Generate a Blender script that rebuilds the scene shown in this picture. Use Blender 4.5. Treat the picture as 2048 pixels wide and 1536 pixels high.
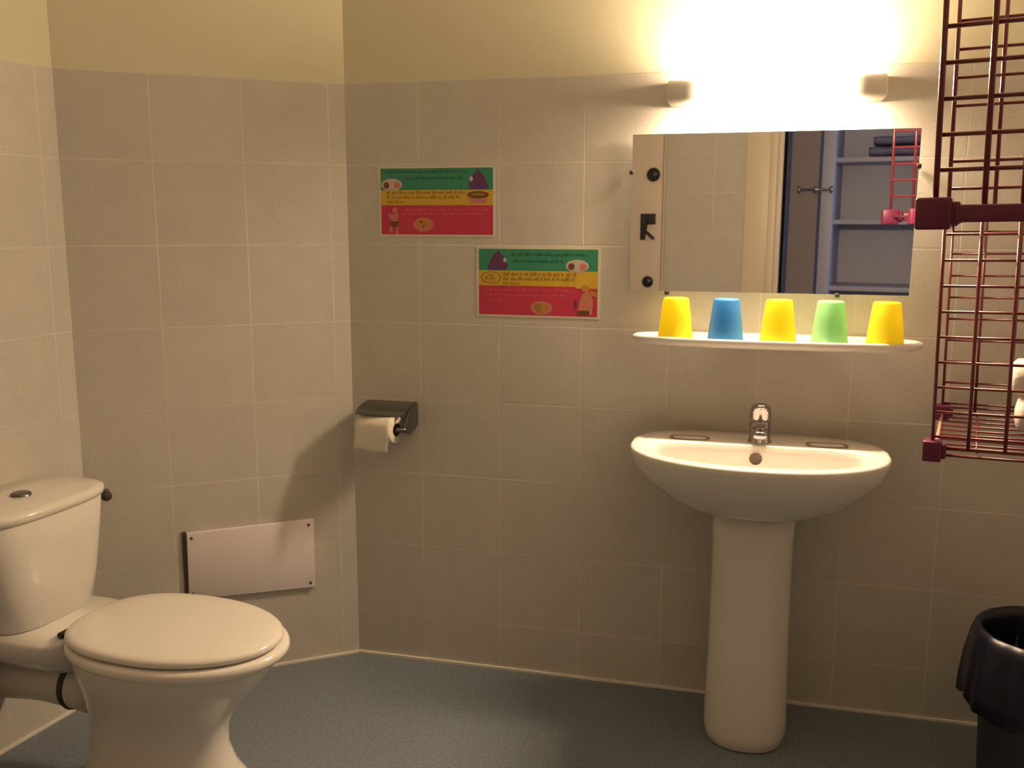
import bpy, math, random
from math import sin, cos, pi, radians
from mathutils import Vector, Matrix
random.seed(7)
SC = bpy.context.scene
for o in list(bpy.data.objects):
    bpy.data.objects.remove(o)

# ------------------------------------------------------------------ camera
F_PX, PITCH, YAW, ROLL = 1921.5, .17013, -.24864, .0018
cam_data = bpy.data.cameras.new('camera')
cam = bpy.data.objects.new('camera', cam_data)
SC.collection.objects.link(cam)
cam_data.sensor_fit = 'HORIZONTAL'
cam_data.sensor_width = 36
cam_data.lens = 36 * F_PX / 2048
cam_data.clip_start = .02
fw = Vector((sin(YAW) * cos(PITCH), cos(YAW) * cos(PITCH), -sin(PITCH)))
rt = Vector((cos(YAW), -sin(YAW), 0))
up = rt.cross(fw)
r2 = rt * cos(ROLL) + up * sin(ROLL)
u2 = up * cos(ROLL) - rt * sin(ROLL)
rotm = Matrix((r2, u2, -fw)).transposed().to_4x4()
cam.matrix_world = Matrix.Translation((1.0311, -2.3354, 1.1914)) @ rotm
SC.camera = cam

# ------------------------------------------------------------------ world, exposure
w = bpy.data.worlds.new('world')
SC.world = w
w.use_nodes = True
w.node_tree.nodes['Background'].inputs[0].default_value = (.6, .7, 1, 1)
w.node_tree.nodes['Background'].inputs[1].default_value = .004
SC.view_settings.view_transform = 'Standard'
SC.view_settings.look = 'None'
SC.view_settings.gamma = 1
SC.view_settings.use_curve_mapping = False
SC.view_settings.exposure = 0
LAMP_STRENGTH = 304.0
LAMP_COLOR = (1.0, .735, .46, 1)
FILL_STRENGTH = 14.0  # output of the added bluish panel in the room beyond

TW, TH, TTOP = .2115, .2, 1.527          # tile width, height, top of the tiling
A_MID, A_LEFT = .63528, 1.43053
CORNER2 = (-.5373, -.3960)

# ------------------------------------------------------------------ materials
def newmat(name):
    m = bpy.data.materials.new(name)
    m.use_nodes = True
    nt = m.node_tree
    b = nt.nodes['Principled BSDF']
    return m, nt, b

def mat(name, col, rough=.5, metal=0, spec=.5, noise=0, nscale=40, bump=0, coat=0, emis=None, estr=0):
    m, nt, b = newmat(name)
    b.inputs['Base Color'].default_value = (*col, 1)
    b.inputs['Roughness'].default_value = rough
    b.inputs['Metallic'].default_value = metal
    b.inputs['Specular IOR Level'].default_value = spec
    b.inputs['Coat Weight'].default_value = coat
    tc = nt.nodes.new('ShaderNodeTexCoord')
    nz = nt.nodes.new('ShaderNodeTexNoise')
    nz.inputs['Scale'].default_value = nscale
    nz.inputs['Detail'].default_value = 4
    nt.links.new(tc.outputs['Object'], nz.inputs['Vector'])
    if noise:
        r = nt.nodes.new('ShaderNodeMapRange')
        r.inputs['To Min'].default_value = 1 - noise
        r.inputs['To Max'].default_value = 1 + noise
        nt.links.new(nz.outputs['Fac'], r.inputs['Value'])
        mx = nt.nodes.new('ShaderNodeVectorMath')
        mx.operation = 'SCALE'
        mx.inputs[0].default_value = col
        nt.links.new(r.outputs[0], mx.inputs['Scale'])
        nt.links.new(mx.outputs[0], b.inputs['Base Color'])
    if bump:
        bp = nt.nodes.new('ShaderNodeBump')
        bp.inputs['Strength'].default_value = bump
        bp.inputs['Distance'].default_value = .002
        nt.links.new(nz.outputs['Fac'], bp.inputs['Height'])
        nt.links.new(bp.outputs[0], b.inputs['Normal'])
    if emis:
        b.inputs['Emission Color'].default_value = (*emis, 1)
        b.inputs['Emission Strength'].default_value = estr
    return m

def tile_mat(name, off):
    """square-grid glazed wall tiles: object x runs along the wall, z is height"""
    m, nt, b = newmat(name)
    N, L = nt.nodes.new, nt.links.new
    tc = N('ShaderNodeTexCoord')
    sp = N('ShaderNodeSeparateXYZ')
    L(tc.outputs['Object'], sp.inputs[0])
    def mth(op, a, c=None):
        n = N('ShaderNodeMath'); n.operation = op
        for i, v in enumerate((a, c)):
            if v is None: continue
            if isinstance(v, (int, float)): n.inputs[i].default_value = v
            else: L(v, n.inputs[i])
        return n.outputs[0]
    def linedist(s, size, o):
        t = mth('DIVIDE', mth('SUBTRACT', s, o), size)
        fr = mth('FRACT', t)
        return mth('MULTIPLY', mth('SUBTRACT', .5, mth('ABSOLUTE', mth('SUBTRACT', fr, .5))), size), mth('FLOOR', t)
    dx, ix = linedist(sp.outputs['X'], TW, off)
    dz, iz = linedist(sp.outputs['Z'], TH, TTOP)
    d = mth('MINIMUM', dx, dz)
    line = N('ShaderNodeMapRange'); line.interpolation_type = 'SMOOTHSTEP'
    line.inputs['From Min'].default_value = .0011
    line.inputs['From Max'].default_value = .0022
    line.inputs['To Min'].default_value = 1
    line.inputs['To Max'].default_value = 0
    L(d, line.inputs['Value'])
    # speckled glaze
    n1 = N('ShaderNodeTexNoise'); n1.inputs['Scale'].default_value = 170; n1.inputs['Detail'].default_value = 5
    n2 = N('ShaderNodeTexNoise'); n2.inputs['Scale'].default_value = 14; n2.inputs['Detail'].default_value = 3
    L(tc.outputs['Object'], n1.inputs['Vector']); L(tc.outputs['Object'], n2.inputs['Vector'])
    wn = N('ShaderNodeTexWhiteNoise'); wn.noise_dimensions = '2D'
    cb = N('ShaderNodeCombineXYZ'); L(ix, cb.inputs[0]); L(iz, cb.inputs[1]); L(cb.outputs[0], wn.inputs['Vector'])
    v = mth('ADD', mth('MULTIPLY', n1.outputs['Fac'], .30), mth('MULTIPLY', n2.outputs['Fac'], .16))
    v = mth('ADD', v, mth('MULTIPLY', wn.outputs['Value'], .04))
    v = mth('ADD', v, .76)
    sc = N('ShaderNodeVectorMath'); sc.operation = 'SCALE'
    sc.inputs[0].default_value = (.56, .53, .485)
    L(v, sc.inputs['Scale'])
    # grout is cleaner on some joints than on others
    gn = N('ShaderNodeTexNoise'); gn.inputs['Scale'].default_value = 2.3
    L(tc.outputs['Object'], gn.inputs['Vector'])
    gr = N('ShaderNodeMapRange')
    gr.inputs['From Min'].default_value = .38; gr.inputs['From Max'].default_value = .66
    gr.inputs['To Min'].default_value = .06; gr.inputs['To Max'].default_value = .50
    L(gn.outputs['Fac'], gr.inputs['Value'])
    fac = mth('MULTIPLY', line.outputs[0], gr.outputs[0])
    mix = N('ShaderNodeMix'); mix.data_type = 'RGBA'
    L(fac, mix.inputs['Factor']); L(sc.outputs[0], mix.inputs['A'])
    mix.inputs['B'].default_value = (.86, .80, .72, 1)
    L(mix.outputs['Result'], b.inputs['Base Color'])
    b.inputs['Roughness'].default_value = .42
    b.inputs['Specular IOR Level'].default_value = .35
    bp = N('ShaderNodeBump'); bp.inputs['Strength'].default_value = .25; bp.inputs['Distance'].default_value = .001
    L(mth('ADD', mth('MULTIPLY', n1.outputs['Fac'], .3), mth('SUBTRACT', 1, line.outputs[0])), bp.inputs['Height'])
    L(bp.outputs[0], b.inputs['Normal'])
    return m

def floor_mat():
    m, nt, b = newmat('floor_vinyl')
    N, L = nt.nodes.new, nt.links.new
    tc = N('ShaderNodeTexCoord')
    n = N('ShaderNodeTexNoise'); n.inputs['Scale'].default_value = 130; n.inputs['Detail'].default_value = 6
    v = N('ShaderNodeTexVoronoi'); v.inputs['Scale'].default_value = 160
    L(tc.outputs['Object'], n.inputs['Vector']); L(tc.outputs['Object'], v.inputs['Vector'])
    r = N('ShaderNodeValToRGB')
    r.color_ramp.elements[0].position = .35; r.color_ramp.elements[0].color = (.135, .165, .20, 1)
    r.color_ramp.elements[1].position = .68; r.color_ramp.elements[1].color = (.205, .24, .285, 1)
    L(n.outputs['Fac'], r.inputs[0])
    L(r.outputs[0], b.inputs['Base Color'])
    b.inputs['Roughness'].default_value = .38
    bp = N('ShaderNodeBump'); bp.inputs['Strength'].default_value = .3; bp.inputs['Distance'].default_value = .001
    L(v.outputs['Distance'], bp.inputs['Height']); L(bp.outputs[0], b.inputs['Normal'])
    return m

def plastic(name, col):
    m, nt, b = newmat(name)
    N, L = nt.nodes.new, nt.links.new
    b.inputs['Base Color'].default_value = (*col, 1)
    b.inputs['Roughness'].default_value = .38
    tr = N('ShaderNodeBsdfTranslucent'); tr.inputs['Color'].default_value = (*col, 1)
    mx = N('ShaderNodeMixShader'); mx.inputs[0].default_value = .5
    tc = N('ShaderNodeTexCoord'); nz = N('ShaderNodeTexNoise'); nz.inputs['Scale'].default_value = 300
    L(tc.outputs['Object'], nz.inputs['Vector'])
    bp = N('ShaderNodeBump'); bp.inputs['Strength'].default_value = .15; bp.inputs['Distance'].default_value = .0006
    L(nz.outputs['Fac'], bp.inputs['Height']); L(bp.outputs[0], b.inputs['Normal'])
    out = nt.nodes['Material Output']
    L(b.outputs[0], mx.inputs[1]); L(tr.outputs[0], mx.inputs[2]); L(mx.outputs[0], out.inputs[0])
    return m

M = dict(
    paint=mat('wall_paint', (.68, .64, .48), .8, noise=.03, nscale=60, bump=.1),
    ceil=mat('ceiling_paint', (.75, .73, .68), .9, noise=.02),
    ceramic=mat('white_ceramic', (.75, .715, .68), .12, spec=.5, noise=.015, nscale=8),
    seatp=mat('white_seat_plastic', (.77, .725, .685), .18, noise=.015, nscale=8),
    pipe=mat('grey_white_pipe', (.62, .58, .53), .35, noise=.05),
    rubber=mat('dark_rubber', (.06, .045, .035), .7, noise=.1),
    chrome=mat('chrome', (.45, .43, .45), .13, metal=1, noise=.02),
    steel=mat('brushed_dark_steel', (.17, .165, .17), .27, metal=.9, noise=.05, nscale=90),
    black=mat('black_plastic', (.012, .011, .018), .4, noise=.1),
    hole=mat('dark_hole', (.10, .07, .045), .5, noise=.1),
    lampwhite=mat('lamp_white_plastic', (.78, .74, .68), .4, noise=.01),
    tube=mat('lamp_diffuser', (1, .95, .85), .4, noise=.01, emis=LAMP_COLOR[:3], estr=LAMP_STRENGTH),
    mirror=mat('mirror_silver', (.86, .86, .86), .015, metal=1, noise=.003),
    glassedge=mat('mirror_glass_edge', (.25, .30, .28), .2, noise=.05),
    clip=mat('mirror_clip', (.10, .09, .09), .3, metal=.6, noise=.05),
    paper=mat('laminated_paper', (.66, .62, .52), .35, noise=.02),
    green=mat('ink_green', (.036, .25, .15), .4, noise=.12, nscale=60),
    yellow=mat('ink_yellow', (.62, .40, .04), .4, noise=.08, nscale=60),
    red=mat('ink_red', (.54, .036, .10), .4, noise=.10, nscale=60),
    purple=mat('ink_purple', (.13, .035, .12), .4, noise=.15),
    violet=mat('ink_violet', (.10, .05, .22), .4, noise=.1),
    brown=mat('ink_brown', (.16, .06, .025), .4, noise=.15),
    pale=mat('ink_pale', (.55, .45, .42), .4, noise=.08),
    skin=mat('ink_salmon', (.55, .20, .14), .4, noise=.1),
    orange=mat('ink_orange', (.52, .22, .05), .4, noise=.1),
    olive=mat('ink_olive', (.34, .21, .03), .4, noise=.1),
    dgreen=mat('ink_dark_green', (.022, .13, .08), .4, noise=.1),
    lightred=mat('ink_light_red', (.66, .09, .12), .4, noise=.1),
    wire=mat('maroon_wire', (.15, .020, .030), .28, spec=.6, noise=.08),
    conn=mat('maroon_connector', (.13, .012, .050), .35, spec=.5, noise=.08),
    pinkwire=mat('pale_pink_wire', (.62, .30, .27), .35, noise=.05),
    tissue=mat('tissue_paper', (.76, .70, .62), .9, noise=.03, nscale=120, bump=.3),
    towel=mat('white_terry', (.80, .72, .66), .95, noise=.06, nscale=150, bump=.8),
    board=mat('panel_board', (.80, .72, .74), .45, noise=.02),
    caulk=mat('white_caulk', (.80, .74, .66), .5, noise=.05),
    bag=mat('navy_bin_bag', (.005, .005, .016), .35, spec=.4, noise=.2, nscale=25, bump=.6),
    bin=mat('dark_bin_plastic', (.03, .027, .035), .45, noise=.1),
    doorw=mat('door_cream_paint', (.74, .64, .50), .4, noise=.02),
    doorp=mat('door_pinkish_paint', (.66, .57, .50), .4, noise=.02),
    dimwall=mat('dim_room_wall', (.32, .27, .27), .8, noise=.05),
    cabinet=mat('blue_grey_cabinet', (.46, .47, .60), .5, noise=.06),
    cloth=mat('patterned_cloth', (.20, .20, .32), .95, noise=.5, nscale=25),
    fill_panel=mat('added_blue_glow', (.5, .6, .8), .5, noise=.01, emis=(.45, .6, 1), estr=FILL_STRENGTH),  # bluish emission for the added fill light, out of view
    cup_y=plastic('yellow_cup_plastic', (.93, .83, .05)),
    cup_b=plastic('blue_cup_plastic', (.095, .37, .74)),
    cup_g=plastic('green_cup_plastic', (.43, .76, .42)),
    floor=floor_mat(),
)

# ------------------------------------------------------------------ mesh helpers
class MB:
    def __init__(s): s.v = []; s.f = []; s.m = []; s.smooth = []
    def add(s, vs, fs, mi=0, sm=False):
        o = len(s.v)
        s.v += [tuple(v) for v in vs]
        for f in fs:
            s.f.append([i + o for i in f]); s.m.append(mi); s.smooth.append(sm)
        return s
    def box(s, x0, x1, y0, y1, z0, z1, mi=0):
        vs = [(x, y, z) for z in (z0, z1) for y in (y0, y1) for x in (x0, x1)]
        return s.add(vs, [(0, 2, 3, 1), (4, 5, 7, 6), (0, 1, 5, 4), (2, 6, 7, 3), (0, 4, 6, 2), (1, 3, 7, 5)], mi)
    def loft(s, rings, cap0=True, cap1=True, mi=0, sm=True):
        n = len(rings[0]); vs = [p for r in rings for p in r]; fs = []
        for k in range(len(rings) - 1):
            for i in range(n):
                j = (i + 1) % n
                fs.append((k * n + i, k * n + j, (k + 1) * n + j, (k + 1) * n + i))
        if cap0: fs.append(tuple(range(n))[::-1])
        if cap1: fs.append(tuple((len(rings) - 1) * n + i for i in range(n)))
        return s.add(vs, fs, mi, sm)
    def tube(s, pts, r, n=8, mi=0):
        pts = [Vector(p) for p in pts]
        rr = r if isinstance(r, (list, tuple)) else [r] * len(pts)
        rings = []; a = None
        for k, p in enumerate(pts):
            t = (pts[min(k + 1, len(pts) - 1)] - pts[max(k - 1, 0)]).normalized()
            if a is None:
                a = t.orthogonal().normalized()
            else:
                a = (a - t * a.dot(t)).normalized()
            b = t.cross(a)
            rings.append([p + (a * cos(2 * pi * i / n) + b * sin(2 * pi * i / n)) * rr[k] for i in range(n)])
        return s.loft(rings, mi=mi)
    def lathe(s, prof, n=32, axis='z', c=(0, 0, 0), mi=0, cap0=False, cap1=False):
        rings = []
        for r, h in prof:
            ring = []
            for i in range(n):
                a = 2 * pi * i / n
                p = {'z': (r * cos(a), r * sin(a), h), 'x': (h, r * cos(a), r * sin(a)), 'y': (r * sin(a), h, r * cos(a))}[axis]
                ring.append((p[0] + c[0], p[1] + c[1], p[2] + c[2]))
            rings.append(ring)
        return s.loft(rings, cap0, cap1, mi)
    def poly(s, pts, mi=0):      # flat polygon(s)
        return s.add(pts, [tuple(range(len(pts)))], mi)
    def build(s, name, mats, parent=None, bevel=0, sub=0, loc=None, rz=0, seg=2, fix=True, angle=35):
        me = bpy.data.meshes.new(name)
        me.from_pydata(s.v, [], s.f)
        for m in (mats if isinstance(mats, (list, tuple)) else [mats]): me.materials.append(m)
        for p, mi, sm in zip(me.polygons, s.m, s.smooth): p.material_index = mi; p.use_smooth = sm
        if fix:
            import bmesh
            bm = bmesh.new(); bm.from_mesh(me)
            bmesh.ops.recalc_face_normals(bm, faces=bm.faces); bm.to_mesh(me); bm.free()
        me.update()
        o = bpy.data.objects.new(name, me)
        SC.collection.objects.link(o)
        if loc: o.location = loc
        if rz: o.rotation_euler.z = rz
        if parent: o.parent = parent
        if bevel:
            md = o.modifiers.new('bevel', 'BEVEL'); md.width = bevel; md.segments = seg
            md.limit_method = 'ANGLE'; md.angle_limit = radians(30)
            for p in me.polygons: p.use_smooth = True
        if sub:
            md = o.modifiers.new('sub', 'SUBSURF'); md.levels = sub; md.render_levels = sub
        return o

def tag(o, label=None, cat=None, group=None, kind=None):
    if label: o['label'] = label
    if cat: o['category'] = cat
    if group: o['group'] = group
    if kind: o['kind'] = kind
    return o

def thing(name, label, cat, loc=(0, 0, 0), rz=0, group=None):
    o = bpy.data.objects.new(name, None)
    o.empty_display_size = .05
    SC.collection.objects.link(o)
    o.location = loc; o.rotation_euler.z = rz
    return tag(o, label, cat, group)

def sell(cx, cy, z, hx, hy, n=2.0, N=48, n2=None):
    """superellipse ring"""
    r = []
    for i in range(N):
        a = 2 * pi * i / N
        c, s_ = cos(a), sin(a)
        e = 2 / n
        r.append((cx + hx * math.copysign(abs(c) ** e, c), cy + hy * math.copysign(abs(s_) ** e, s_), z))
    return r

# ------------------------------------------------------------------ the room
def wall(name, p0, ang, length, out, tmat):
    """tiled to TTOP, painted above; local x runs from p0 along ang; 'out' (+1/-1) = side of local y that is solid"""
    b = MB()
    y0, y1 = (0, .12) if out > 0 else (-.12, 0)
    b.box(-.015, length + .015, y0, y1, 0, TTOP, 0)
    y0, y1 = (.0025, .12) if out > 0 else (-.12, -.0025)
    b.box(-.015, length + .015, y0, y1, TTOP, 2.5, 1)
    o = b.build(name, [tmat, M['paint']], loc=(p0[0], p0[1], 0), rz=ang)
    return tag(o, kind='structure')

X_R, Y_R = 1.98, -2.8
wall('wall_back', (0, 0), 0, X_R, +1, tile_mat('tiles_back', .1951))
# chamfer wall: local x runs from the corner to the left and towards the viewer
wall('wall_chamfer', (0, 0), pi + A_MID, .6673, -1, tile_mat('tiles_chamfer', -.1692))
LL = (-.5373 - cos(A_LEFT) * 2.45, -.3960 - sin(A_LEFT) * 2.45)
wall('wall_left', CORNER2, pi + A_LEFT, 2.47, -1, tile_mat('tiles_left', .05))
wall('wall_right', (X_R, 0), -pi / 2, 2.8, +1, tile_mat('tiles_right', .03))

DX0, DX1, DH = .655, 1.50, 2.03          # doorway in the rear wall
b = MB()
TR = TTOP + .4
b.box(-1.0, DX0, Y_R - .12, Y_R, 0, TR, 0)
b.box(DX1, X_R, Y_R - .12, Y_R, 0, TR, 0)
b.box(-1.0, DX0, Y_R - .12, Y_R - .005, TR, 2.5, 1)
b.box(DX1, X_R, Y_R - .12, Y_R - .005, TR, 2.5, 1)
b.box(DX0, DX1, Y_R - .12, Y_R - .005, DH, 2.5, 1)
tag(b.build('wall_rear', [tile_mat('tiles_rear', .1), M['paint']]), kind='structure')

tag(MB().box(-1.1, 3.6, -4.6, .13, -.05, 0).build('floor', M['floor']), kind='structure')
tag(MB().box(-1.1, 3.6, -4.6, .13, 2.5, 2.55).build('ceiling', M['ceil']), kind='structure')

# dim room beyond the doorway (seen only in the mirror)
b = MB()
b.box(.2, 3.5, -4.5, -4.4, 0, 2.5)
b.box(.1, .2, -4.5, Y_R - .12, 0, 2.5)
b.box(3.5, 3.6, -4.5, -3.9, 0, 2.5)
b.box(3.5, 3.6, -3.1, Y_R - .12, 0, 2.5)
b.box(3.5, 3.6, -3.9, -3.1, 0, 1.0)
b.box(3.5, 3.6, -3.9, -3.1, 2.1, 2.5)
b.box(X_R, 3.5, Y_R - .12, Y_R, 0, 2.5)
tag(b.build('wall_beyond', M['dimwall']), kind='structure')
tag(MB().box(3.53, 3.55, -3.9, -3.1, 1.0, 2.1).build('fill_panel_1', M['fill_panel']), kind='structure')  # added glowing panel, unseen, brightens the cabinet reflected in the mirror

# caulk lines along the floor, and around the doorway the frame
tag(MB().box(0, X_R, -.006, 0, 0, .006).build('trim_1', M['caulk']), kind='structure')
tag(MB().box(0, .667, 0, .006, 0, .006).build('trim_2', M['caulk'], loc=(0, 0, 0), rz=pi + A_MID), kind='structure')
tag(MB().box(0, 2.4, 0, .006, 0, .006).build('trim_3', M['caulk'], loc=(*CORNER2, 0), rz=pi + A_LEFT), kind='structure')
b = MB()
b.box(.472, DX0 - .06, Y_R, Y_R + .012, 0, 2.25)
b.box(DX0 - .06, DX0 - .025, Y_R, Y_R + .035, 0, DH + .06)
b.box(DX0 - .025, DX0, Y_R - .12, Y_R + .022, 0, DH + .03)
b.box(DX1, DX1 + .06, Y_R - .12, Y_R + .022, 0, DH + .03)
b.box(DX0, DX1, Y_R - .12, Y_R + .022, DH, DH + .06)
tag(b.build('door_1', M['doorw'], bevel=.004), kind='structure')

# narrow stile of a second door left of the tiles, with its lock and handle
d2 = MB()
d2.box(-.20, .050, Y_R, Y_R + .045, 0, 2.2)
d2.box(.050, .060, Y_R, Y_R + .02, 0, 2.2)
d2 = tag(d2.build('door_2', M['doorp'], bevel=.004), kind='structure')
yk = Y_R + .045
MB().lathe([(.0, 0), (.032, 0), (.036, .012), (.030, .024), (0, .027)], 24, 'y', (.006, yk, 1.42)).build('door_knob', M['black'], d2)
MB().lathe([(.0, 0), (.028, 0), (.030, .010), (.024, .020), (0, .022)], 24, 'y', (-.012, yk, .865)).build('door_knob', M['black'], d2)
b = MB()
b.box(-.055, -.031, yk, yk + .02, 1.085, 1.22)
b.box(-.031, .022, yk, yk + .022, 1.165, 1.22)
b.tube([(-.025, yk + .015, 1.17), (-.025, yk + .03, 1.13), (-.005, yk + .035, 1.115), (.024, yk + .035, 1.09)], .008)
b.build('door_handle', M['black'], d2, bevel=.002)

# blue-grey open cabinet in the dim room
t = thing('shelf_cabinet', 'blue-grey open shelf cabinet reflected in the mirror beyond the doorway', 'cabinet', (.775, -3.42, 0))
MB().box(0, .065, -.4, .05, 0, 2.2).build('side_panel', M['cabinet'], t, bevel=.002)
MB().box(.85, .88, -.4, 0, 0, 2.2).build('side_panel', M['cabinet'], t, bevel=.002)
MB().box(.065, .85, -.4, -.38, 0, 2.2).build('back_panel', M['cabinet'], t)
for z in (.45, .80, 1.165, 1.50, 2.18):
    MB().box(.065, .85, -.38, -.01, z, z + .025).build('shelf', M['cabinet'], t, bevel=.002)
def fold(x, y, z, w_, d_, h_, label):
    b = MB(); rings = []
    for k in range(13):
        q = k / 12
        rings.append([(x + w_ * q, y + a * d_ / 2, z + h_ / 2 + c * h_ / 2 * (1 + .08 * sin(9 * q))) for _, a, c in [(0, p[0], p[1]) for p in sell(0, 0, 0, 1, .92, 3, 24)]])
    b.loft(rings)
    tag(b.build('folded_cloth', M['cloth']), label, 'cloth', 'folded cloths in the cabinet')
fold(1.00, -3.60, 1.531, .30, .26, .055, 'lower folded cloth on the upper cabinet shelf seen in the mirror')
fold(1.02, -3.60, 1.592, .27, .24, .05, 'upper folded cloth on the upper cabinet shelf seen in the mirror')
t = thing('towel_bar', 'short shiny metal rail reflected in the mirror against dark doorway', 'rail', (.660, -3.35, 1.352))
b = MB(); b.tube([(0, 0, 0), (.17, 0, 0)], .007, 10); b.build('bar', M['chrome'], t)
for x in (0, .085, .17):
    MB().lathe([(0, -.008), (.02, -.006), (.02, .006), (0, .008)], 16, 'x', (x, 0, 0)).build('flange', M['chrome'], t)
MB().box(-.05, .10, -.03, -.012, -1.352, .75).build('post', M['dimwall'], t)

# ------------------------------------------------------------------ wall lamp
t = thing('wall_lamp', 'glowing tubular wall lamp with white end caps above the mirror', 'lamp', (1.05, 0, 1.475), 0)
MB().box(-.232, .232, -.028, -.001, -.028, .028).build('back_plate', M['lampwhite'], t, bevel=.005)
for sx in (-1, 1):
    pr = [(0, 0), (.024, 0), (.026, .004), (.026, .060), (.022, .064), (0, .064)]
    b = MB(); rings = []
    for r, h in pr:
        rings.append([(sx * (.170 + h), -.042 + y, z) for _, y, z in [(0, p[0], p[1]) for p in sell(0, 0, 0, max(r, 1e-4) * 1.55, max(r, 1e-4), 3.2, 32)]])
    b.loft(rings)
    b.build('end_cap', M['lampwhite'], t)
MB().lathe([(0, -.176), (.028, -.176), (.036, -.168), (.038, -.13), (.038, .13), (.036, .168), (.028, .176), (0, .176)], 40, 'x', (0, -.042, 0)).build('tube_diffuser', M['tube'], t)

# ------------------------------------------------------------------ mirror
t = thing('mirror', 'frameless rectangular mirror on the tiled wall above the shelf', 'mirror', (.734, -.016, 1.2), -.0863)
pts = [(0, -.1775), (.6245, -.1735), (.6265, .1845), (0, .187)]
b = MB()
b.add([(x, 0, z) for x, z in pts] + [(x, .005, z) for x, z in pts], [(0, 1, 2, 3)], 0)
b.add([(x, 0, z) for x, z in pts] + [(x, .005, z) for x, z in pts],
      [(4, 7, 6, 5)] + [(i, i + 4, (i + 1) % 4 + 4, (i + 1) % 4) for i in range(4)], 1)
b.build('glass', [M['mirror'], M['glassedge']], t)
for x, z, d in ((.6265, .105, .066), (-.001, .100, .013), (.09, -.181, .018), (.475, -.177, .052)):
    MB().box(x - .005, x + .005, -.0035, d, z - .005, z + .005).build('clip', M['clip'], t, bevel=.002)

# ------------------------------------------------------------------ shelf
b = MB()
SH = (1.072, -.075)
def shring(hx, hy, z, dy=0):
    r = []
    for x, y, zz in sell(SH[0], SH[1] + dy, z, hx, hy, 2.6, 72):
        r.append((x, min(y, -.001), zz))
    return r
b.loft([shring(.10, .03, .903), shring(.27, .055, .904), shring(.30, .067, .906), shring(.316, .073, .911), shring(.321, .075, .919),
        shring(.319, .074, .924), shring(.313, .072, .926), shring(.307, .069, .924), shring(.301, .066, .917), shring(.1, .02, .917)])
o = b.build('ceramic_shelf', M['ceramic'])
tag(o, 'long oval white ceramic shelf under the mirror carrying five cups', 'shelf')

# ------------------------------------------------------------------ cups
def cup(x, y, m, label, rz=0, s=1.0):
    t = tag(cup_mesh(m, s), label, 'cup', group='plastic cups upside down on the shelf')
    t.location = (x, y - .012, .917); t.rotation_euler.z = rz
    return t
def cup_mesh(m, s):
    b = MB()
    h = .0965 * s
    b.lathe([(.0370, .006), (.0378, .001), (.0400, 0), (.0410, .001), (.0408, .004), (.0400, .006), (.0348, .05 * s), (.0293, h - .004), (.0280, h - .001), (.0258, h), (.0, h)], 40)
    return b.build('plastic_cup', m, fix=True)
cup(.852, -.078, M['cup_y'], 'yellow cup at the left end of the shelf')
cup(.966, -.080, M['cup_b'], 'blue upside-down plastic cup on the shelf')
cup(1.082, -.078, M['cup_y'], 'yellow cup in the middle, between the blue cup and the green cup')
cup(1.193, -.080, M['cup_g'], 'light green upside-down plastic cup on the shelf')
cup(1.310, -.080, M['cup_y'], 'yellow cup at the right end of the shelf')

# ------------------------------------------------------------------ washbasin
t = thing('washbasin', 'white ceramic pedestal washbasin standing under the cup shelf', 'washbasin', (1.047, 0, 0))
N = 96
def outer(z, hx, yf, yb, nb=3.0, nf=2.15):
    cy = -.215
    r = []
    for i in range(N):
        a = 2 * pi * i / N
        c, s_ = cos(a), sin(a)
        nn = nb if s_ > 0 else nf
        x = hx * math.copysign(abs(c) ** (2 / nn), c)
        y = cy + ((yb - cy) if s_ > 0 else (cy - yf)) * math.copysign(abs(s_) ** (2 / nn), s_)
        r.append((x, min(y, -.001), z))
    return r
def bowl(z, hx, yf, yb, nb=5.0, nf=2.1):
    cy = -.262
    r = []
    for i in range(N):
        a = 2 * pi * i / N
        c, s_ = cos(a), sin(a)
        nn = nb if s_ > 0 else nf
        x = hx * math.copysign(abs(c) ** (2 / nn), c)
        y = cy + ((yb - cy) if s_ > 0 else (cy - yf)) * math.copysign(abs(s_) ** (2 / nn), s_)
        r.append((x, y, z))
    return r
b = MB()
b.loft([outer(.552, .05, -.25, -.18), outer(.554, .105, -.292, -.06), outer(.566, .148, -.322, -.02), outer(.592, .198, -.357, 0), outer(.628, .240, -.388, 0),
        outer(.66, .269, -.410, 0), outer(.684, .2755, -.418, 0), outer(.693, .2760, -.419, 0), outer(.6975, .272, -.414, 0), outer(.6985, .264, -.406, -.004),
        bowl(.6985, .238, -.390, -.190), bowl(.694, .231, -.382, -.195), bowl(.680, .226, -.375, -.197), bowl(.655, .216, -.362, -.199), bowl(.63, .20, -.345, -.202), bowl(.605, .18, -.330, -.206),
        bowl(.584, .12, -.305, -.222, 3), bowl(.574, .05, -.282, -.240, 2), bowl(.572, .02, -.27, -.250, 2)])
def deck_drop(y): return .011 * min(1, max(0, (y + .19) / .17)) ** 1.0
b.v = [(x, y, z - (deck_drop(y) if z > .67 and y > -.19 else 0)) for x, y, z in b.v]
basin = b.build('basin', M['ceramic'], t)
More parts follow.
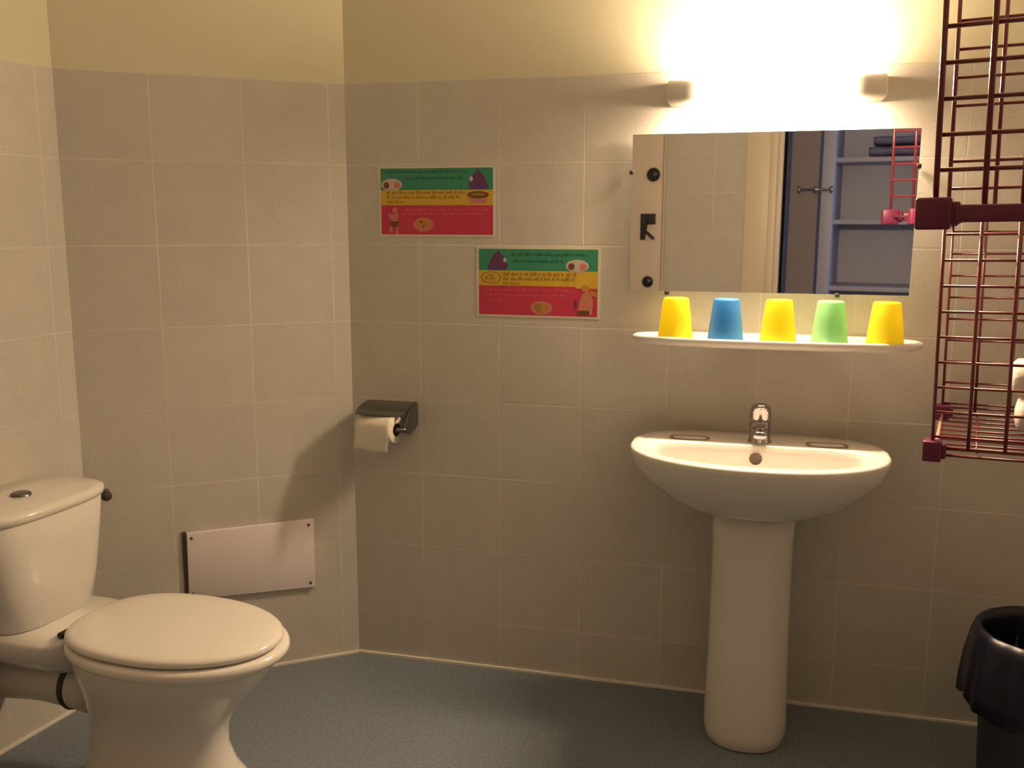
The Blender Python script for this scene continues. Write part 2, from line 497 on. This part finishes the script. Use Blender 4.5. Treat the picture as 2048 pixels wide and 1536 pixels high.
# recessed soap ledges on the deck
for sx in (-1, 1):
    b = MB()
    b.loft([sell(sx * .150, -.150, .6987, .045, .024, 3, 32), sell(sx * .150, -.150, .6985, .043, .022, 3, 32), sell(sx * .150, -.150, .6985, .038, .018, 3, 32),
            sell(sx * .150, -.150, .6992, .034, .015, 3, 32)])
    b.build('soap_ledge', M['ceramic'], basin)
b = MB()
b.lathe([(0, .0), (.011, .0), (.0125, -.0012), (.0135, .0)], 24, 'y', (-.002, -.2010, .669))
b.build('overflow_hole', M['hole'], basin)
MB().lathe([(0, .5760), (.02, .5760), (.024, .5735)], 24, 'z', (0, -.262, 0)).build('drain', M['chrome'], basin)
b = MB()
def ped(z, hx, yf, yb=-.06):
    cy = -.16; r = []
    for i in range(N):
        a = 2 * pi * i / N
        c, s_ = cos(a), sin(a)
        nn = 3.5 if s_ > 0 else 2.3
        r.append((hx * math.copysign(abs(c) ** (2 / nn), c), cy + ((yb - cy) if s_ > 0 else (cy - yf)) * math.copysign(abs(s_) ** (2 / nn), s_), z))
    return r
b.loft([ped(0, .088, -.262), ped(.004, .092, -.268), ped(.03, .095, -.272), ped(.07, .0945, -.271), ped(.12, .0925, -.268), ped(.30, .0895, -.262), ped(.48, .0895, -.262), ped(.56, .092, -.268)])
b.build('pedestal', M['ceramic'], t)

# tap
t = thing('tap', 'chrome single-lever mixer tap on the washbasin deck', 'tap', (1.052, -.145, .6955))
MB().lathe([(0, 0), (.026, 0), (.026, .004), (.0235, .006), (.0235, .045), (.022, .050), (0, .051)], 32).build('body', M['chrome'], t)
b = MB()
b.loft([[(x, y, z) for x, z, y in sell(0, .030, yy, hx, hz, 2.6, 24)] for yy, hx, hz in ((-.005, .017, .012), (-.03, .0175, .012), (-.055, .0165, .011), (-.072, .015, .009), (-.075, .011, .006))])
b.build('spout', M['chrome'], t)
b = MB()
b.loft([sell(0, 0, .049, .0225, .0225, 2.3, 28), sell(0, 0, .058, .0235, .0235, 2.3, 28), sell(0, -.002, .070, .0232, .0235, 2.5, 28), sell(0, -.004, .082, .021, .024, 2.6, 28), sell(0, -.010, .088, .014, .020, 2.6, 28)])
b.build('lever_cap', M['chrome'], t)
b = MB()
b.loft([[(x, y, z) for x, z, y in sell(0, zz, yy, hx, .0045, 3, 20)] for yy, hx, zz in ((-.012, .014, .082), (-.03, .014, .085), (-.055, .011, .090), (-.062, .008, .091))])
b.build('lever', M['chrome'], t)

# ------------------------------------------------------------------ toilet roll holder and roll
t = thing('toilet_roll_holder', 'dark steel toilet roll holder with curved cover on the tiles', 'toilet roll holder', (0, 0, 0))
b = MB()
prof = []
for i in range(9):
    a = radians(90 - 11 * i)
    prof.append((-.012 - .074 * cos(radians(11.25 * i)) * 0 - .078 * sin(radians(11.25 * i)), .700 + .020 * cos(radians(11.25 * i)) - .002))
outer_p = [(-.001, .7185)] + prof
inner_p = [(y + .0012, z - .0018) for y, z in outer_p][::-1]
pp = outer_p + inner_p
b.loft([[(x, y, z) for y, z in pp] for x in (.046, .180)], sm=False)
b.build('cover', M['steel'], t)
b = MB()
side = [(-.001, .718), (-.02, .717), (-.05, .711), (-.075, .698), (-.088, .675), (-.085, .655), (-.070, .645), (-.045, .644), (-.02, .650), (-.001, .660)]
b.loft([[(x, y, z) for y, z in side] for x in (.180, .184)], sm=False)
b.build('side_plate', M['steel'], t, bevel=.001)
b = MB(); b.tube([(.182, -.086, .660), (.150, -.0815, .660), (.050, -.058, .660)], .006, 12)
b.tube([(.050, -.058, .660), (.044, -.0566, .660)], .010, 12)
b.build('spindle', M['steel'], t)

RZ = radians(-13)
t = thing('toilet_roll', 'white toilet paper roll hanging in the wall holder', 'toilet roll', (.105 - .095 * cos(RZ) - .070 * sin(RZ), -.070 - .095 * sin(RZ) + .070 * cos(RZ), 0), RZ)
RC = (-.070, .660)
b = MB()
b.lathe([(.017, .040), (.033, .040), (.0345, .0415), (.0345, .1445), (.033, .146), (.017, .146)], 48, 'x', (0, RC[0], RC[1]))
b.build('paper_roll', M['tissue'], t)
b = MB(); b.lathe([(.0155, .0395), (.0172, .0395), (.0172, .1465), (.0155, .1465), (.0155, .0395)], 32, 'x', (0, RC[0], RC[1])); b.build('cardboard_core', M['hole'], t)
b = MB(); rings = []
R0 = .0350
path = [(RC[0] - R0 * sin(radians(a)), RC[1] + R0 * cos(radians(a))) for a in (10, 30, 50, 70, 90)] + [(RC[0] - .0355, .645), (RC[0] - .034, .625), (RC[0] - .036, .612), (RC[0] - .034, .603)]
pp = path + [(y + .0008, z + .0002) for y, z in path[::-1]]
nseg = 10
for k in range(nseg + 1):
    x = .0405 + .1045 * k / nseg
    rings.append([(x - (.004 if z < .63 else 0), y + (.0006 * sin(k * 1.7) if z < .64 else 0), z + (.003 * sin(k * .9) * (z < .607))) for y, z in pp])
b.loft(rings); b.build('hanging_sheet', M['tissue'], t)

# ------------------------------------------------------------------ notices
def strip_text(b, x0, x1, z, h, mi, y, seed):
    """unreadable small print: word-length dashes with uneven tops"""
    rnd = random.Random(seed); x = x0
    while x < x1:
        wl = rnd.uniform(.006, .022)
        xe = min(x + wl, x1); n = max(2, int((xe - x) / .0025))
        for i in range(n):
            xa = x + (xe - x) * i / n; xb = xa + (xe - x) / n * .8
            hh = h * rnd.choice((.6, .6, .75, 1.0))
            b.add([(xa, y, z), (xb, y, z), (xb, y, z + hh), (xa, y, z + hh)], [(0, 1, 2, 3)], mi)
        x = xe + .004
def ell(b, cx, cz, rx, rz_, y, mi, n=28):
    b.poly([(cx + rx * cos(2 * pi * i / n), y, cz + rz_ * sin(2 * pi * i / n)) for i in range(n)], mi)
def pg(b, pts, y, mi): b.poly([(x, y, z) for x, z in pts], mi)

def notice(name, x0, x1, z0, z1, kind, label):
    t = thing(name, label, 'notice', (x0, 0, z0))
    W, H = x1 - x0, z1 - z0
    MB().box(-.006, W + .006, -.0007, -.0002, -.005, H + .005).build('laminated_sheet', M['paper'], t)
    zg, zy = H * .675, H * .445
    b = MB(); y = -.00085
    b.poly([(0, y, zg), (W, y, zg), (W, y, H), (0, y, H)]); g = b.build('green_band', M['green'], t)
    b = MB(); b.poly([(0, y, zy), (W, y, zy), (W, y, zg), (0, y, zg)]); ye = b.build('yellow_band', M['yellow'], t)
    b = MB(); b.poly([(0, y, 0), (W, y, 0), (W, y, zy), (0, y, zy)]); re_ = b.build('red_band', M['red'], t)
    y1, y2, y3 = -.0010, -.00115, -.0013
    X = lambda u: u * W
    Zf = lambda v: v * H
    mats = [M['dgreen'], M['olive'], M['lightred'], M['pale'], M['purple'], M['violet'], M['brown'], M['skin'], M['orange'], M['yellow'], M['green'], M['red']]
    DG, OL, LR, PA, PU, VI, BR, SK, OR, YE, GR, RE = range(12)
    # small print, one piece per band
    if kind == 1:
        lines = {g: [(.03, .78, .93, .045, DG, 1), (.22, .74, .83, .045, DG, 2)],
                 ye: [(.05, .76, .615, .05, OL, 3), (.05, .72, .545, .05, OL, 4), (.06, .20, .475, .045, OL, 5)],
                 re_: [(.22, .97, .365, .04, LR, 6), (.20, .92, .30, .04, LR, 7)]}
    else:
        lines = {g: [(.28, .92, .90, .05, DG, 8), (.30, .72, .80, .05, DG, 9)],
                 ye: [(.21, .82, .60, .055, OL, 10), (.21, .81, .53, .055, OL, 11), (.21, .35, .46, .045, OL, 12)],
                 re_: [(.05, .80, .365, .04, LR, 13), (.05, .76, .29, .04, LR, 14), (.08, .25, .215, .035, LR, 15)]}
    for band, ls in lines.items():
        for xa, xb, zv, hv, mi, sd in ls:
            b = MB(); strip_text(b, X(xa), X(xb), Zf(zv), Zf(hv), mi, y1, sd)
            b.build('small_print', mats, band, fix=False)
    # oval badge with pale centre stripe
    b = MB(); cx = X(.10) if kind == 1 else X(.83); cz = Zf(.755)
    ell(b, cx, cz, X(.095), Zf(.095), y1, PA)
    ell(b, cx - X(.048), cz - Zf(.01), X(.026), Zf(.05), y2, BR); ell(b, cx + X(.048), cz - Zf(.01), X(.030), Zf(.05), y2, SK)
    pg(b, [(cx - X(.022), cz - Zf(.085)), (cx + X(.022), cz - Zf(.085)), (cx + X(.024), cz + Zf(.07)), (cx - X(.024), cz + Zf(.07))], y3, PA)
    b.build('oval_badge', mats, t, fix=False)
    # purple picture
    b = MB(); cx = X(.87) if kind == 1 else X(.165); sg = 1 if kind == 1 else -1
    pts = [(-.07, .68), (-.085, .76), (-.065, .80), (-.05, .88), (-.02, .93), (-.005, .985), (.02, .94), (.045, .90), (.065, .82), (.09, .74), (.08, .68)]
    pg(b, [(cx + sg * X(u), Zf(v)) for u, v in pts][::sg], y1, PU)
    pg(b, [(cx + sg * X(u), Zf(v)) for u, v in [(-.06, .685), (-.05, .74), (-.01, .72), (.04, .75), (.07, .685)]][::sg], y2, VI)
    ell(b, cx - sg * X(.058), Zf(.835), X(.014), Zf(.035), y3, PA)
    b.build('purple_picture', mats, t, fix=False)
    # yellow band picture
    b = MB()
    if kind == 1:
        pg(b, [(X(.80), Zf(.47)), (X(.94), Zf(.47)), (X(.965), Zf(.60)), (X(.775), Zf(.60))], y1, SK)
        ell(b, X(.87), Zf(.60), X(.095), Zf(.055), y2, BR)
        ell(b, X(.87), Zf(.605), X(.06), Zf(.022), y3, OL)
        b.build('bowl_picture', mats, t, fix=False)
    else:
        ell(b, X(.105), Zf(.565), X(.088), Zf(.095), y1, OL)
        ell(b, X(.105), Zf(.565), X(.076), Zf(.078), y2, YE)
        ell(b, X(.065), Zf(.56), X(.014), Zf(.03), y3, OL); ell(b, X(.10), Zf(.60), X(.03), Zf(.014), y3, OL)
        pg(b, [(X(.088), Zf(.51)), (X(.14), Zf(.51)), (X(.14), Zf(.58)), (X(.088), Zf(.58))], y3, OR)
        b.build('ring_picture', mats, t, fix=False)
    # figure
    b = MB()
    if kind == 1:
        ell(b, X(.125), Zf(.37), X(.024), Zf(.045), y1, SK)
        pg(b, [(X(.06), Zf(.33)), (X(.075), Zf(.25)), (X(.10), Zf(.20)), (X(.15), Zf(.20)), (X(.155), Zf(.33)), (X(.10), Zf(.30))], y1, SK)
        pg(b, [(X(.085), Zf(.20)), (X(.155), Zf(.20)), (X(.15), Zf(.11)), (X(.085), Zf(.12))], y1, BR)
        pg(b, [(X(.07), Zf(.03)), (X(.10), Zf(.03)), (X(.105), Zf(.12)), (X(.075), Zf(.12))], y1, SK)
        pg(b, [(X(.13), Zf(.01)), (X(.155), Zf(.01)), (X(.155), Zf(.12)), (X(.135), Zf(.12))], y1, SK)
    else:
        pg(b, [(X(.82), Zf(.42)), (X(1.0), Zf(.42)), (X(1.0), Zf(.64)), (X(.82), Zf(.64))], y1, YE)
        pg(b, [(X(.84), Zf(.03)), (X(.955), Zf(.03)), (X(.965), Zf(.22)), (X(.95), Zf(.33)), (X(.91), Zf(.40)), (X(.87), Zf(.31)), (X(.85), Zf(.20))], y1, SK)
        ell(b, X(.90), Zf(.42), X(.035), Zf(.05), y2, OR)
        pg(b, [(X(.95), Zf(.32)), (X(.995), Zf(.29)), (X(.995), Zf(.36)), (X(.93), Zf(.40))], y2, OR)
        pg(b, [(X(.835), Zf(.02)), (X(.935), Zf(.02)), (X(.935), Zf(.09)), (X(.835), Zf(.09))], y2, BR)
        ell(b, X(.82), Zf(.18), X(.012), Zf(.07), y2, PU)
    b.build('figure_picture', mats, t, fix=False)
    # plate
    b = MB(); cx = X(.385) if kind == 1 else X(.535); cz = Zf(.15) if kind == 1 else Zf(.115)
    ell(b, cx, cz, X(.092), Zf(.105), y1, SK)
    if kind == 1:
        ell(b, cx, cz + Zf(.02), X(.066), Zf(.065), y2, OR)
        ell(b, cx - X(.02), cz + Zf(.045), X(.012), Zf(.02), y3, BR); ell(b, cx, cz - Zf(.02), X(.01), Zf(.018), y3, BR)
    else:
        pg(b, [(cx, cz - Zf(.075)), (cx, cz + Zf(.05)), (cx - X(.03), cz + Zf(.07)), (cx - X(.062), cz + Zf(.045)), (cx - X(.055), cz - Zf(.01))][::-1], y2, OL)
        pg(b, [(cx, cz - Zf(.075)), (cx + X(.055), cz - Zf(.01)), (cx + X(.065), cz + Zf(.05)), (cx + X(.03), cz + Zf(.065)), (cx, cz + Zf(.05))], y2, OR)
    b.build('plate_picture', mats, t, fix=False)
    return t
notice('hygiene_notice', .093, .389, 1.152, 1.3165, 1, 'green, yellow and red striped notice nearer the room corner, hung higher')
notice('hygiene_notice', .352, .654, .954, 1.118, 2, 'green, yellow and red striped notice hung lower, nearer the mirror')

# ------------------------------------------------------------------ access panel on the chamfer wall
t = thing('access_panel', 'pale rectangular access panel screwed to the tiles behind toilet', 'panel', (0, 0, 0), pi + A_MID)
b = MB(); b.add([(.118, .012, .212), (.441, .012, .225), (.438, .012, .402), (.116, .012, .402), (.118, .001, .212), (.441, .001, .225), (.438, .001, .402), (.116, .001, .402)],
      [(0, 1, 2, 3), (4, 7, 6, 5), (0, 4, 5, 1), (1, 5, 6, 2), (2, 6, 7, 3), (3, 7, 4, 0)])
b.build('board', M['board'], t, bevel=.0015)
for s_, z in ((.130, .388), (.427, .388), (.130, .226), (.43, .240)):
    MB().lathe([(0, .0145), (.003, .014), (.004, .0121)], 12, 'y', (s_, 0, z)).build('screw', M['hole'], t)
MB().box(.440, .450, .0005, .0035, .215, .404).build('recess_edge', M['hole'], t)

# stop valve beside the tank
t = thing('stop_valve', 'small dark stop valve on the wall behind the toilet tank', 'valve', (0, 0, 0), pi + A_MID)
b = MB(); b.tube([(.618, .0, .527), (.618, .03, .527)], .007, 12); b.tube([(.618, .022, .520), (.618, .022, .54)], .006, 12); b.build('valve_body', M['steel'], t)
b = MB(); b.lathe([(0, .03), (.012, .03), (.013, .036), (.010, .042), (0, .043)], 14, 'y', (.618, 0, .527)); b.build('valve_knob', M['rubber'], t)

# ------------------------------------------------------------------ toilet
TA = radians(-5.0)
t = thing('toilet', 'white ceramic toilet with closed lid standing by the left wall', 'toilet', (-.335, -.695, 0), TA)
b = MB()
def egg(cx, z, hl, hw, n=2.0, taper=.12, N=64, nb=None):
    r = []
    for i in range(N):
        a = 2 * pi * i / N
        c, s_ = cos(a), sin(a)
        nn = (nb or n) if c < 0 else n
        x = cx + hl * math.copysign(abs(c) ** (2 / nn), c)
        y = hw * math.copysign(abs(s_) ** (2 / nn), s_) * (1 - taper * c * .5)
        r.append((x, y, z))
    return r
b.loft([egg(.215, 0, .200, .105, 2.6, 0), egg(.215, .012, .200, .107, 2.6, 0), egg(.208, .035, .190, .101, 2.5, 0), egg(.198, .075, .170, .090, 2.4), egg(.194, .12, .157, .084, 2.3),
        egg(.196, .165, .156, .087, 2.3), egg(.205, .21, .170, .102, 2.2), egg(.222, .255, .195, .125, 2.1), egg(.238, .295, .215, .142, 2.1), egg(.246, .318, .221, .149, 2.1),
        egg(.247, .329, .222, .150, 2.1), egg(.247, .333, .218, .146, 2.1)])
bowlo = b.build('bowl', M['ceramic'], t)
b = MB()
def rr(cx, z, hx, hy, n=5): return sell(cx, 0, z, hx, hy, n, 48)
b.loft([rr(-.075, .262, .10, .075), rr(-.09, .285, .13, .10), rr(-.095, .318, .145, .125), rr(-.095, .338, .150, .130), rr(-.095, .346, .148, .128)])
b.build('rear_platform', M['ceramic'], t)
# soil outlet
b = MB()
b.tube([(.05, 0, .20), (-.02, 0, .205), (-.08, 0, .205), (-.12, 0, .20), (-.245, 0, .185)], [.052, .052, .050, .047, .047], 28)
b.build('outlet_pipe', M['pipe'], t)
b = MB(); b.tube([(-.008, 0, .205), (-.015, 0, .205), (-.022, 0, .205)], [.054, .0565, .054], 28); b.build('rubber_collar', M['rubber'], t)
# tank
b = MB()
def tr(z, xf, xb, hy, n=4.5, dy=0):
    cx = (xf + xb) / 2; hx = (xf - xb) / 2; r = []
    for x, y, zz in sell(cx, 0, z, hx, hy, n, 64):
        u = y / hy
        if x > cx: x -= .014 * u * u
        r.append((x, y + dy, zz))
    return r
b.loft([tr(.345, -.052, -.205, .118, 4, .012), tr(.350, -.046, -.210, .125, 4, .012), tr(.42, -.036, -.218, .142, 4, .008), tr(.52, -.025, -.226, .158), tr(.586, -.019, -.230, .162), tr(.594, -.024, -.228, .157)])
b.build('tank', M['ceramic'], t)
b = MB()
b.loft([tr(.588, -.022, -.235, .163), tr(.590, -.016, -.238, .167), tr(.601, -.013, -.240, .169), tr(.608, -.016, -.238, .169), tr(.612, -.028, -.230, .158), tr(.6125, -.10, -.15, .05)])
tl = b.build('tank_lid', M['ceramic'], t)
MB().lathe([(0, .6185), (.017, .6185), (.020, .617), (.0215, .612)], 28, 'z', (-.128, 0, 0)).build('flush_button', M['steel'], tl)
# seat ring, lid, hinges
b = MB()
def sring(z, g=0, o=0): return egg(.262, z - .007, .230 + g, .168 + g, 2.05, .10, 72, 2.3)
b.loft([sring(.340, -.008), sring(.3425, -.001), sring(.350, .003), sring(.357, .002), sring(.3625, -.002), sring(.3640, -.012)])
b.build('seat', M['seatp'], t)
b = MB()
def lr(z, g=0): return egg(.258, z - .007, .224 + g, .158 + g, 2.05, .10, 72, 2.5)
b.loft([lr(.3665, -.012), lr(.3670, -.003), lr(.371, .001), lr(.377, .001), lr(.3815, -.003), lr(.3845, -.012), lr(.387, -.04), lr(.3885, -.08), lr(.389, -.12)])
b.build('lid', M['seatp'], t)
for sy in (-1, 1):
    b = MB(); b.tube([(.030, sy * .070, .340), (.030, sy * .070, .352)], .006, 14)
    b.tube([(.030, sy * .060, .354), (.030, sy * .082, .354)], .0065, 14); b.build('hinge', M['rubber'] if sy < 0 else M['seatp'], t)
b = MB(); b.lathe([(0, .1), (.007, .099), (.009, .094), (.009, .09)], 14, 'y', (.045, 0, .0)); 
for sy in (-1, 1):
    MB().lathe([(0, .010), (.006, .009), (.008, .005), (.008, 0)], 14, 'z', (.10, sy * .096, .010)).build('floor_bolt', M['steel'], t)

# ------------------------------------------------------------------ wire rack
AR = radians(11.3)
t = thing('wire_rack', 'dark red wire grid rack with plastic corner joints on the right', 'rack', (1.447 + .76 * .018, -.036, 0), -AR)
t.rotation_euler = (0, -.018, -AR)
# local x = along the rack to the right, local -y = towards the viewer
def wpanel(y, z0, z1, zs, xs, r, name='wire_panel', width=.42, frame=True, m='wire'):
    b = MB()
    for z in zs: b.tube([(min(xs), y, z), (width, y, z)], r * .8, 8)
    for x in xs: b.tube([(x, y - r, z0), (x, y - r, z1)], r, 8)
    return b.build(name, M[m], t)
ZM = 1.200; ZB = .762
W = .44
low_z = [ZM - .035 - .0475 * k for k in range(9)]
wpanel(-.38, ZB, ZM, [ZB - .012, ZB + .003] + low_z, [-.004, .058, .120, .182, .244, .306, .368, W], .0034, width=W)
wpanel(-.004, ZB, ZM, [ZB + .002, ZB + .014] + [z for z in low_z], [.002, .068, .136, .204, .272, .340, W], .0030, width=W)
up_z = [ZM + .059 + .0472 * k for k in range(9)]
wpanel(-.865, ZM, ZM + .48, up_z, [-.004, .057, .104, .165, .226, .287, .348, W], .0040, width=W)
wpanel(-.45, ZM, ZM + .48, [ZM + .045 + .0470 * k for k in range(9)], [.002, .075, .15, .225, .30, .37, W], .0036, width=W)
# bottom grids
def floorgrid(z, y0, y1, n, r):
    b = MB()
    for k in range(n + 1):
        y = y0 + (y1 - y0) * k / n
        b.tube([(0, y, z), (W, y, z)], r, 8)
    for x in (.073, .213, .353):
        b.tube([(x, y0, z - r), (x, y1, z - r)], r, 8)
    return b.build('shelf_grid', M['wire'], t)
floorgrid(ZB, -.004, -.38, 8, .0022)
floorgrid(ZM, -.45, -.865, 8, .0026)
# link from the lower to the upper cube, side rails
for x in (.002, W):
    for ya, yb_ in ((-.004, -.38), (-.38, -.45), (-.45, -.865)):
        MB().tube([(x, ya, ZM), (x, yb_, ZM)], .0033, 8).build('side_rail', M['wire'], t)
b = MB(); b.tube([(.002, -.004, ZB), (.002, -.38, ZB)], .0035, 8); b.build('side_rail', M['pinkwire'], t)
MB().box(.02, W, -.880, -.862, ZM - .0125, ZM + .0115).build('front_bar', M['conn'], t, bevel=.003)
# connectors
def conn(x, y, z, sx, sy, sz):
    b = MB(); b.box(x - sx * .62, x + sx * .38, y - sy / 2, y + sy / 2, z - sz / 2, z + sz / 2)
    b.box(x + sx * .30, x + sx * .62, y - sy * .34, y + sy * .34, z - sz * .36, z + sz * .36)
    return b.build('connector', M['conn'], t, bevel=.004, seg=3)
conn(.000, -.865, ZM, .046, .04, .044)
conn(.004, -.45, ZM, .040, .04, .040)
conn(.000, -.38, ZB - .004, .034, .034, .040)
conn(.006, -.014, ZB + .004, .030, .028, .034)
conn(.006, -.014, ZM, .030, .028, .034)
for y, z in ((-.865, ZM), (-.38, ZB), (-.014, ZB)): conn(W, y, z, .036, .028, .038)

# two soft white rolls lying in the lower cube
def soft_roll(lx, ly, cz, r, L_, label):
    b = MB(); rings = []
    for h, q in ((0, .3), (.004, .75), (.012, .95), (.03, 1.0), (L_ - .03, 1.0), (L_ - .012, .95), (L_ - .004, .75), (L_, .3)):
        rings.append([(h, r * q * cos(2 * pi * i / 28) * (1 + .03 * sin(6 * pi * i / 28)), r * q * sin(2 * pi * i / 28)) for i in range(28)])
    b.loft(rings)
    o = b.build('soft_white_roll', M['towel'], loc=(1.461 + lx * cos(AR) + ly * sin(AR), -.036 - lx * sin(AR) + ly * cos(AR), cz), rz=-AR)
    return tag(o, label, 'towel roll', 'white rolls in the rack')
soft_roll(.124, -.19, .8085, .0375, .21, 'lower of the two soft white rolls inside the wire rack')
soft_roll(.110, -.19, .8830, .0375, .21, 'upper of the two soft white rolls inside the wire rack')

# ------------------------------------------------------------------ waste bin
t = thing('waste_bin', 'dark waste bin lined with navy bag at lower right of wall', 'bin', (1.630, -.290, .0))
b = MB()
b.lathe([(0, 0), (.098, 0), (.102, .004), (.120, .355), (.123, .360), (.120, .360), (.117, .354), (.099, .010), (0, .010)], 48)
b.build('bucket', M['bin'], t)
b = MB()
n = 96; rnd = random.Random(3)
ph = [rnd.uniform(0, 6.28) for _ in range(6)]
def wob(a, k): return sin(7 * a + ph[0]) * .5 + sin(13 * a + ph[1]) * .3 + sin(23 * a + ph[2] + k) * .25
def bagring(r, z, amp, zamp=0):
    out = []
    for i in range(n):
        a = 2 * pi * i / n
        q = r + amp * wob(a, r * 30)
        out.append((q * cos(a), q * sin(a), z + zamp * (sin(5 * a + ph[3]) + .6 * sin(11 * a + ph[4]))))
    return out
b.loft([bagring(.06, .06, .002), bagring(.095, .09, .002), bagring(.108, .20, .003), bagring(.114, .35, .002), bagring(.120, .369, .002), bagring(.128, .370, .002),
        bagring(.136, .345, .003), bagring(.145, .29, .006), bagring(.149, .24, .008), bagring(.150, .212, .009, .008)], cap1=False)
o = b.build('bin_bag', M['bag'], t)
md = o.modifiers.new('sol', 'SOLIDIFY'); md.thickness = .0008
